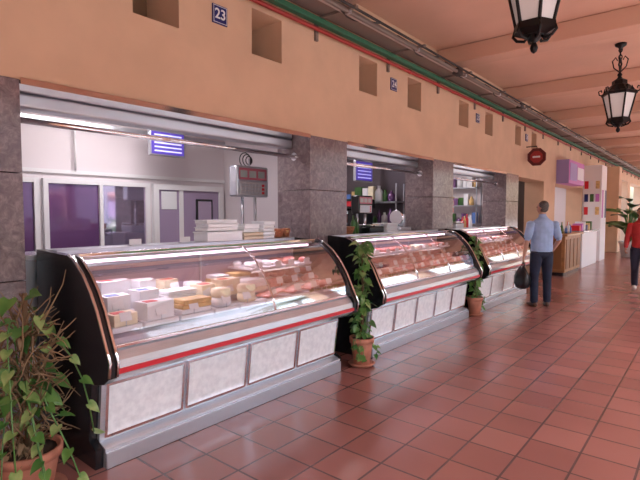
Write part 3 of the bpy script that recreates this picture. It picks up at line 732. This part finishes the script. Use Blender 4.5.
for k in range(0, 11, 2):
    y = 4.2+2.94*k
    b = MB(); b.box((2.36,y-0.3,0.001),(2.86,y+0.3,3.44), plaster, bev=0.02); b.box((2.31,y-0.35,0.001),(2.88,y+0.35,0.3), granite, bev=0.01)
    b.box((2.32,y-0.34,3.3),(2.88,y+0.34,3.44), beamm, bev=0.02); b.obj('arcade_column')
b = MB(); b.box((2.36,-4,3.451),(2.86,36,CZ-0.001), plaster); b.obj('wall_right')
pav = P('pavement',(0.57,0.56,0.54),0.8,var=0.1,scale=1)
b = MB(); b.box((2.9,-30,-0.15),(60,80,-0.05), pav); b.box((-8,36,-0.15),(2.9,80,-0.05), pav); b.box((-60,18,-0.15),(-6,80,-0.05), pav); b.obj('ground')
bf = P('building_cream',(0.65,0.60,0.56),0.8)
b = MB(); b.box((22,-20,-0.05),(28,60,7), bf)
for k in range(18):
    for j in range(2): b.box((21.95,-17+k*4.2,1+j*3.2),(21.99,-15.4+k*4.2,3+j*3.2), wglass)
b.obj('building_opposite')
b = MB(); b.box((-30,40,-0.05),(-14,75,8), P('building_lilac',(0.7,0.65,0.68),0.8))
for k in range(6): b.box((-13.99,42+k*5,1.5),(-13.95,44+k*5,3.5), wglass)
b.obj('building_distant')
def palm(x, y, H, seed):
    rd = random.Random(seed); b = MB()
    b.tube([(x,y,-0.05),(x+0.1,y,H*0.5),(x+0.05,y+0.1,H)], [0.22,0.16,0.13], stemm, 10)
    for k in range(20):
        a = k*2.4; up = rd.uniform(0.1,1.0); pts = []
        for t in range(7):
            q = t/6*2.1; pts.append(Vector((x+0.05+q*math.cos(a),y+0.1+q*math.sin(a),H+up*q-0.42*q*q)))
        b.tube(pts, 0.02, leafm, 4)
        for t in range(1,7):
            for s_ in (-1,1):
                for u in (0,0.5):
                    p = pts[t-1].lerp(pts[t],u)
                    d = Vector((math.cos(a)*0.6-s_*math.sin(a),math.sin(a)*0.6+s_*math.cos(a),-0.5))
                    b.leaf(p, d, (0,0,1), 0.6, 0.09, leafd, heart=False)
    b.obj('palm_tree')
palm(9,3,5,1); palm(10,9,6,2); palm(8,15,5,3); palm(7.5,-1,3.5,4)
b = MB(); rd = random.Random(9)
for k in range(26):
    y = -4+k*1.2
    b.sph((6.2+rd.uniform(-.2,.2),y,0.5), (0.7,0.8,rd.uniform(0.6,0.9)), leafd, 10, 7)
b.obj('hedge')

# ---------------------------------------------------------------- people
def ell_tube(b, pts, rad, m, seg=16, side=Vector((1,0,0))):
    pts = [Vector(p) for p in pts]; rs = []
    n = len(pts)
    def ring(p, d, a, c):
        sd = (side-d*side.dot(d))
        if sd.length < 1e-3: sd = Vector((0,1,0))-d*d.y
        sd.normalize(); fr = d.cross(sd).normalized()
        return [p+sd*a*math.cos(2*math.pi*k/seg)+fr*c*math.sin(2*math.pi*k/seg) for k in range(seg)]
    for i, p in enumerate(pts):
        d = (pts[min(i+1,n-1)]-pts[max(i-1,0)]).normalized(); a, c = rad[i] if isinstance(rad[i], tuple) else (rad[i],rad[i])
        if i == 0:
            rs.append(ring(p-d*min(a,c)*0.6, d, a*0.35, c*0.35)); rs.append(ring(p-d*min(a,c)*0.35, d, a*0.75, c*0.75))
        rs.append(ring(p, d, a, c))
        if i == n-1:
            rs.append(ring(p+d*min(a,c)*0.35, d, a*0.75, c*0.75)); rs.append(ring(p+d*min(a,c)*0.6, d, a*0.35, c*0.35))
    b.rings(rs, m, True, True)

def person(name, loc, yaw, mats, arms, legs, head_turn=0.0, female=False, sc_=1.0):
    """mats: skin, hair, top, bottom, shoe. local frame: facing +Y, X is the person's right."""
    skin, hair, top, bot, shoe = mats
    caps = []
    b = MB()
    def add(pts, rad, m, side=Vector((1,0,0)), pri=0.0):
        ell_tube(b, pts, rad, skin, side=side)
        for i in range(len(pts)-1):
            r0 = rad[i] if isinstance(rad[i], tuple) else (rad[i],)*2; r1 = rad[i+1] if isinstance(rad[i+1], tuple) else (rad[i+1],)*2
            caps.append((np.array(pts[i]), np.array(pts[i+1]), r0, r1, m, pri))
    w = 0.92 if female else 1.0
    add([(0,0,0.86),(0,0,0.93),(0,0.0,1.0)], [(0.15,0.11),(0.172,0.122),(0.160,0.112)], bot)
    add([(0,0,0.95),(0,0.005,1.05),(0,0.01,1.2),(0,0.0,1.34),(0,-0.01,1.42),(0,-0.01,1.46)],
        [(0.178*w,0.130),(0.172*w,0.135),(0.178*w,0.132),(0.19*w,0.122),(0.165*w,0.098),(0.10,0.075)], top)
    add([(0,-0.005,1.44),(0,0.01,1.56)], [(0.062,0.062),(0.055,0.058)], skin)
    add([(0,-0.008,1.462),(0,-0.002,1.492)], [(0.078,0.078),(0.070,0.072)], top)
    R = Matrix.Rotation(head_turn, 3, 'Z')
    def hp(v): return tuple(Vector((0,0.01,0))+R @ Vector(v))
    add([hp((0,0.015,1.60)),hp((0,0.005,1.64)),hp((0,-0.002,1.69))], [(0.060,0.074),(0.074,0.092),(0.070,0.088)], skin)
    add([hp((0,0.055,1.575)),hp((0,0.05,1.60))], [(0.036,0.032),(0.052,0.042)], skin)
    add([hp((0,0.095,1.655)),hp((0,0.112,1.622))], [0.009,0.015], skin)
    add([hp((-0.03,0.085,1.668)),hp((0.03,0.085,1.668))], [0.012,0.012], skin)
    add([hp((-0.02,0.09,1.597)),hp((0.02,0.09,1.597))], [0.008,0.008], P('lips',(0.5,0.18,0.15),0.5))
    eye = P('eye_dark',(0.03,0.02,0.02),0.2)
    for s_ in (-1,1): add([hp((s_*0.026,0.090,1.652)),hp((s_*0.038,0.086,1.652))], [0.0085,0.0085], eye, pri=0.001)
    for s_ in (-1,1): add([hp((s_*0.076,-0.0,1.655)),hp((s_*0.078,0.003,1.615))], [(0.010,0.022),(0.007,0.013)], skin, side=R @ Vector((1,0,0)))
    if female:
        add([hp((0,-0.03,1.70)),hp((0,-0.045,1.66)),hp((0,-0.06,1.58)),hp((0,-0.07,1.46))], [(0.080,0.080),(0.088,0.075),(0.08,0.05),(0.07,0.03)], hair)
    else:
        add([hp((0,-0.022,1.715)),hp((0,-0.028,1.67)),hp((0,-0.035,1.60))], [(0.072,0.082),(0.0785,0.078),(0.062,0.055)], hair)
    for s_, (sh, el, wr, sleeve) in zip((-1,1), arms):
        sh, el, wr = Vector(sh), Vector(el), Vector(wr)
        e2 = sh.lerp(el, 0.5)
        add([tuple(sh),tuple(e2),tuple(el)], [0.050,0.046,0.038], skin)
        add([tuple(el),tuple(el.lerp(wr,0.35)),tuple(wr)], [0.038,0.037,0.025], skin)
        if sleeve == 'short': add([tuple(sh),tuple(sh.lerp(el,0.4)),tuple(sh.lerp(el,0.85))], [0.070,0.066,0.060], top, pri=0.004)
        else: add([tuple(sh),tuple(sh.lerp(el,0.5)),tuple(el),tuple(el.lerp(wr,0.5)),tuple(el.lerp(wr,0.93))], [0.068,0.060,0.053,0.046,0.038], top, pri=0.004)
        d = (wr-el).normalized(); fw = Vector((0,1,0)); fw = (fw-d*fw.dot(d)).normalized(); inw = d.cross(fw).normalized()
        if inw.dot(Vector((-s_,0,0))) < 0: inw = -inw
        pc = wr+d*0.085
        add([tuple(wr+d*0.01),tuple(wr+d*0.05),tuple(pc)], [(0.022,0.017),(0.036,0.016),(0.038,0.014)], skin, side=fw)
        for k, (off, Ln) in enumerate(zip((0.028,0.010,-0.009,-0.027), (0.070,0.078,0.072,0.058))):
            p0 = pc+fw*off; p1 = p0+d*Ln*0.45+inw*0.008; p2 = p1+d*Ln*0.22+inw*Ln*0.28; p3 = p2-d*Ln*0.05+inw*Ln*0.28
            add([tuple(p0),tuple(p1),tuple(p2),tuple(p3)], [0.0088,0.0085,0.008,0.007], skin)
        q0 = wr+d*0.03+fw*0.028; q1 = q0+d*0.03+fw*0.022+inw*0.01; q2 = q1+d*0.03+fw*0.004+inw*0.015
        add([tuple(q0),tuple(q1),tuple(q2)], [0.012,0.0105,0.009], skin)
    for (hip, kn, an, toe) in legs:
        hip, kn, an = Vector(hip), Vector(kn), Vector(an)
        add([tuple(hip),tuple(hip.lerp(kn,0.4)),tuple(kn),tuple(kn.lerp(an,0.4)),tuple(an+Vector((0,0,0.0)))], [(0.098,0.105),(0.092,0.096),(0.068,0.072),(0.066,0.070),(0.060,0.064)], bot)
        t = Vector((math.sin(toe),math.cos(toe),0))
        base = Vector((an.x,an.y,an.z))
        z = an.z-0.05
        add([tuple(base-t*0.05+Vector((0,0,z-base.z))),tuple(base+t*0.04+Vector((0,0,z-base.z))),tuple(base+t*0.16+Vector((0,0,z-base.z-0.012)))], [(0.036,0.040),(0.044,0.038),(0.042,0.026)], shoe)
    o = b.obj(name)
    md = o.modifiers.new('r','REMESH'); md.mode = 'VOXEL'; md.voxel_size = 0.0055
    m2 = o.modifiers.new('s','SMOOTH'); m2.factor = 0.5; m2.iterations = 2
    dg_ = bpy.context.evaluated_depsgraph_get(); me = bpy.data.meshes.new_from_object(o.evaluated_get(dg_))
    o.modifiers.clear(); old = o.data; o.data = me; bpy.data.meshes.remove(old)
    nf = len(me.polygons); C = np.empty(nf*3); me.polygons.foreach_get('center', C); C = C.reshape(-1,3)
    best = np.full(nf, 1e9); idx = np.zeros(nf, int)
    ml = []
    for (p0, p1, r0, r1, m, pri) in caps:
        if m not in ml: ml.append(m)
        v = p1-p0; L2 = max(v.dot(v),1e-9); t = np.clip(((C-p0)@v)/L2,0,1); D = C-(p0+t[:,None]*v)
        if abs(v[2])/math.sqrt(L2) > 0.8 and (r0[0] != r0[1]):
            a = r0[0]+(r1[0]-r0[0])*t; c = r0[1]+(r1[1]-r0[1])*t
            q = np.sqrt((D[:,0]/a)**2+(D[:,1]/c)**2+(D[:,2]/np.minimum(a,c)*1.6)**2); dist = (q-1)*np.minimum(a,c)
        else:
            rr = (r0[0]+r0[1])/2+((r1[0]+r1[1])/2-(r0[0]+r0[1])/2)*t; dist = np.linalg.norm(D,axis=1)-rr
        dist = dist-pri; k = dist < best; best[k] = dist[k]; idx[k] = ml.index(m)
    me.materials.clear()
    for m in ml: me.materials.append(m)
    me.polygons.foreach_set('material_index', idx.astype(np.int32)); me.polygons.foreach_set('use_smooth', np.ones(nf,bool)); me.update()
    zmin = min(v.co.z for v in me.vertices)*sc_
    o.scale = (sc_,)*3; o.location = (loc[0],loc[1],-zmin+0.001); o.rotation_euler = (0,0,yaw)
    return o
skin = P('skin',(0.52,0.30,0.22),0.5,spec=0.3); hairg = P('hair_greying',(0.05,0.042,0.038),0.7,col2=(0.11,0.10,0.095),scale=60)
shirt = P('shirt_light_blue',(0.31,0.43,0.66),0.8,var=0.1,scale=9,bump=0.6); jeans = P('trousers_navy',(0.012,0.017,0.042),0.8,var=0.2,scale=10,bump=0.5)
shoeb = P('shoes_brown',(0.09,0.04,0.022),0.4)
man = person('man', (-2.2,8.45), math.radians(38), (skin,hairg,shirt,jeans,shoeb),
    arms=[((-0.19,-0.01,1.385),(-0.255,-0.03,1.11),(-0.275,0.03,0.86),'short'),((0.19,-0.01,1.385),(0.26,-0.05,1.12),(0.22,0.10,0.93),'short')],
    legs=[((-0.085,0,0.90),(-0.105,0.02,0.49),(-0.115,-0.02,0.095),-0.15),((0.085,0,0.90),(0.11,0.03,0.49),(0.12,0.03,0.095),0.25)], head_turn=0.35)
bagm = P('bag_black_plastic',(0.012,0.012,0.015),0.3,bump=1.0,scale=14,var=0.2)
b = MB(); rs = []
for k, (z, a, c) in enumerate([(0.0,0.09,0.05),(0.02,0.14,0.09),(0.10,0.185,0.125),(0.2,0.18,0.12),(0.28,0.15,0.08),(0.34,0.10,0.045),(0.39,0.055,0.018)]):
    rs.append([((a*(1+0.07*math.sin(3*t*0.39+k)))*math.cos(2*math.pi*t/20)*0.95,(c*(1+0.08*math.cos(5*t*0.31+k*1.3)))*math.sin(2*math.pi*t/20),z) for t in range(20)])
rs = [[(y_-0.02,x_,z_) for x_, y_, z_ in r] for r in rs]
b.rings(rs, bagm)
for s_ in (-0.008,0.008):
    b.tube([(s_-0.01,-0.045,0.37),(s_,-0.035,0.42),(s_,0.0,0.455),(s_,0.035,0.42),(s_-0.01,0.045,0.37)], 0.006, bagm, 6)
o = b.obj('carrier_bag')
o.parent = man; o.location = (-0.268, 0.062, 0.295)
redt = P('top_red',(0.46,0.03,0.03),0.7,var=0.12,scale=9,bump=0.4); dk = P('trousers_dark',(0.02,0.022,0.045),0.8,bump=0.3,scale=10,var=0.1)
person('woman', (-1.10,11.15), math.radians(185), (skin,P('hair_dark',(0.03,0.018,0.012),0.6),redt,dk,P('shoes_white',(0.5,0.45,0.42),0.5)),
    arms=[((-0.175,-0.01,1.385),(-0.22,-0.08,1.13),(-0.235,0.02,0.90),'long'),((0.175,-0.01,1.385),(0.23,0.02,1.12),(0.25,0.16,0.93),'long')],
    legs=[((-0.085,0,0.90),(-0.09,0.12,0.50),(-0.09,0.16,0.10),0.0),((0.085,0,0.90),(0.09,-0.02,0.49),(0.09,-0.22,0.14),0.0)], female=True, sc_=0.96)
person('shop_assistant', (-4.5,9.7), math.radians(-100), (skin,P('hair_brown',(0.06,0.03,0.015),0.6),P('white_apron',(0.7,0.7,0.71),0.7,bump=0.3,scale=8,var=0.05),dk,shoeb),
    arms=[((-0.19,-0.01,1.385),(-0.25,0.0,1.12),(-0.18,0.2,1.05),'short'),((0.19,-0.01,1.385),(0.25,0.0,1.12),(0.18,0.2,1.05),'short')],
    legs=[((-0.085,0,0.90),(-0.10,0.02,0.49),(-0.10,0,0.095),0),((0.085,0,0.90),(0.10,0.02,0.49),(0.10,0,0.095),0)], sc_=0.97)

# ---------------------------------------------------------------- lighting
w = bpy.data.worlds.new('World'); sc.world = w; w.use_nodes = True
nt = w.node_tree; bg = nt.nodes['Background']
sk = nt.nodes.new('ShaderNodeTexSky'); sk.sky_type = 'NISHITA'; sk.sun_disc = False; sk.sun_elevation = math.radians(55); sk.sun_rotation = math.radians(90)
sk.air_density = 1.2; sk.dust_density = 4
nt.links.new(sk.outputs[0], bg.inputs[0]); bg.inputs[1].default_value = 0.56
su = bpy.data.lights.new('sun','SUN'); su.energy = 7; su.angle = math.radians(1); su.color = (1,0.98,0.95)
so = bpy.data.objects.new('sun', su); so.rotation_euler = (math.radians(10), math.radians(38), 0); sc.collection.objects.link(so)

cam = bpy.data.cameras.new('camera'); cam.sensor_width = 36; cam.lens = 27; cam.clip_end = 300
co = bpy.data.objects.new('camera', cam); co.location = (0,0,1.55); co.rotation_euler = (math.radians(90-3.2), 0, math.radians(39.45))
sc.collection.objects.link(co); sc.camera = co
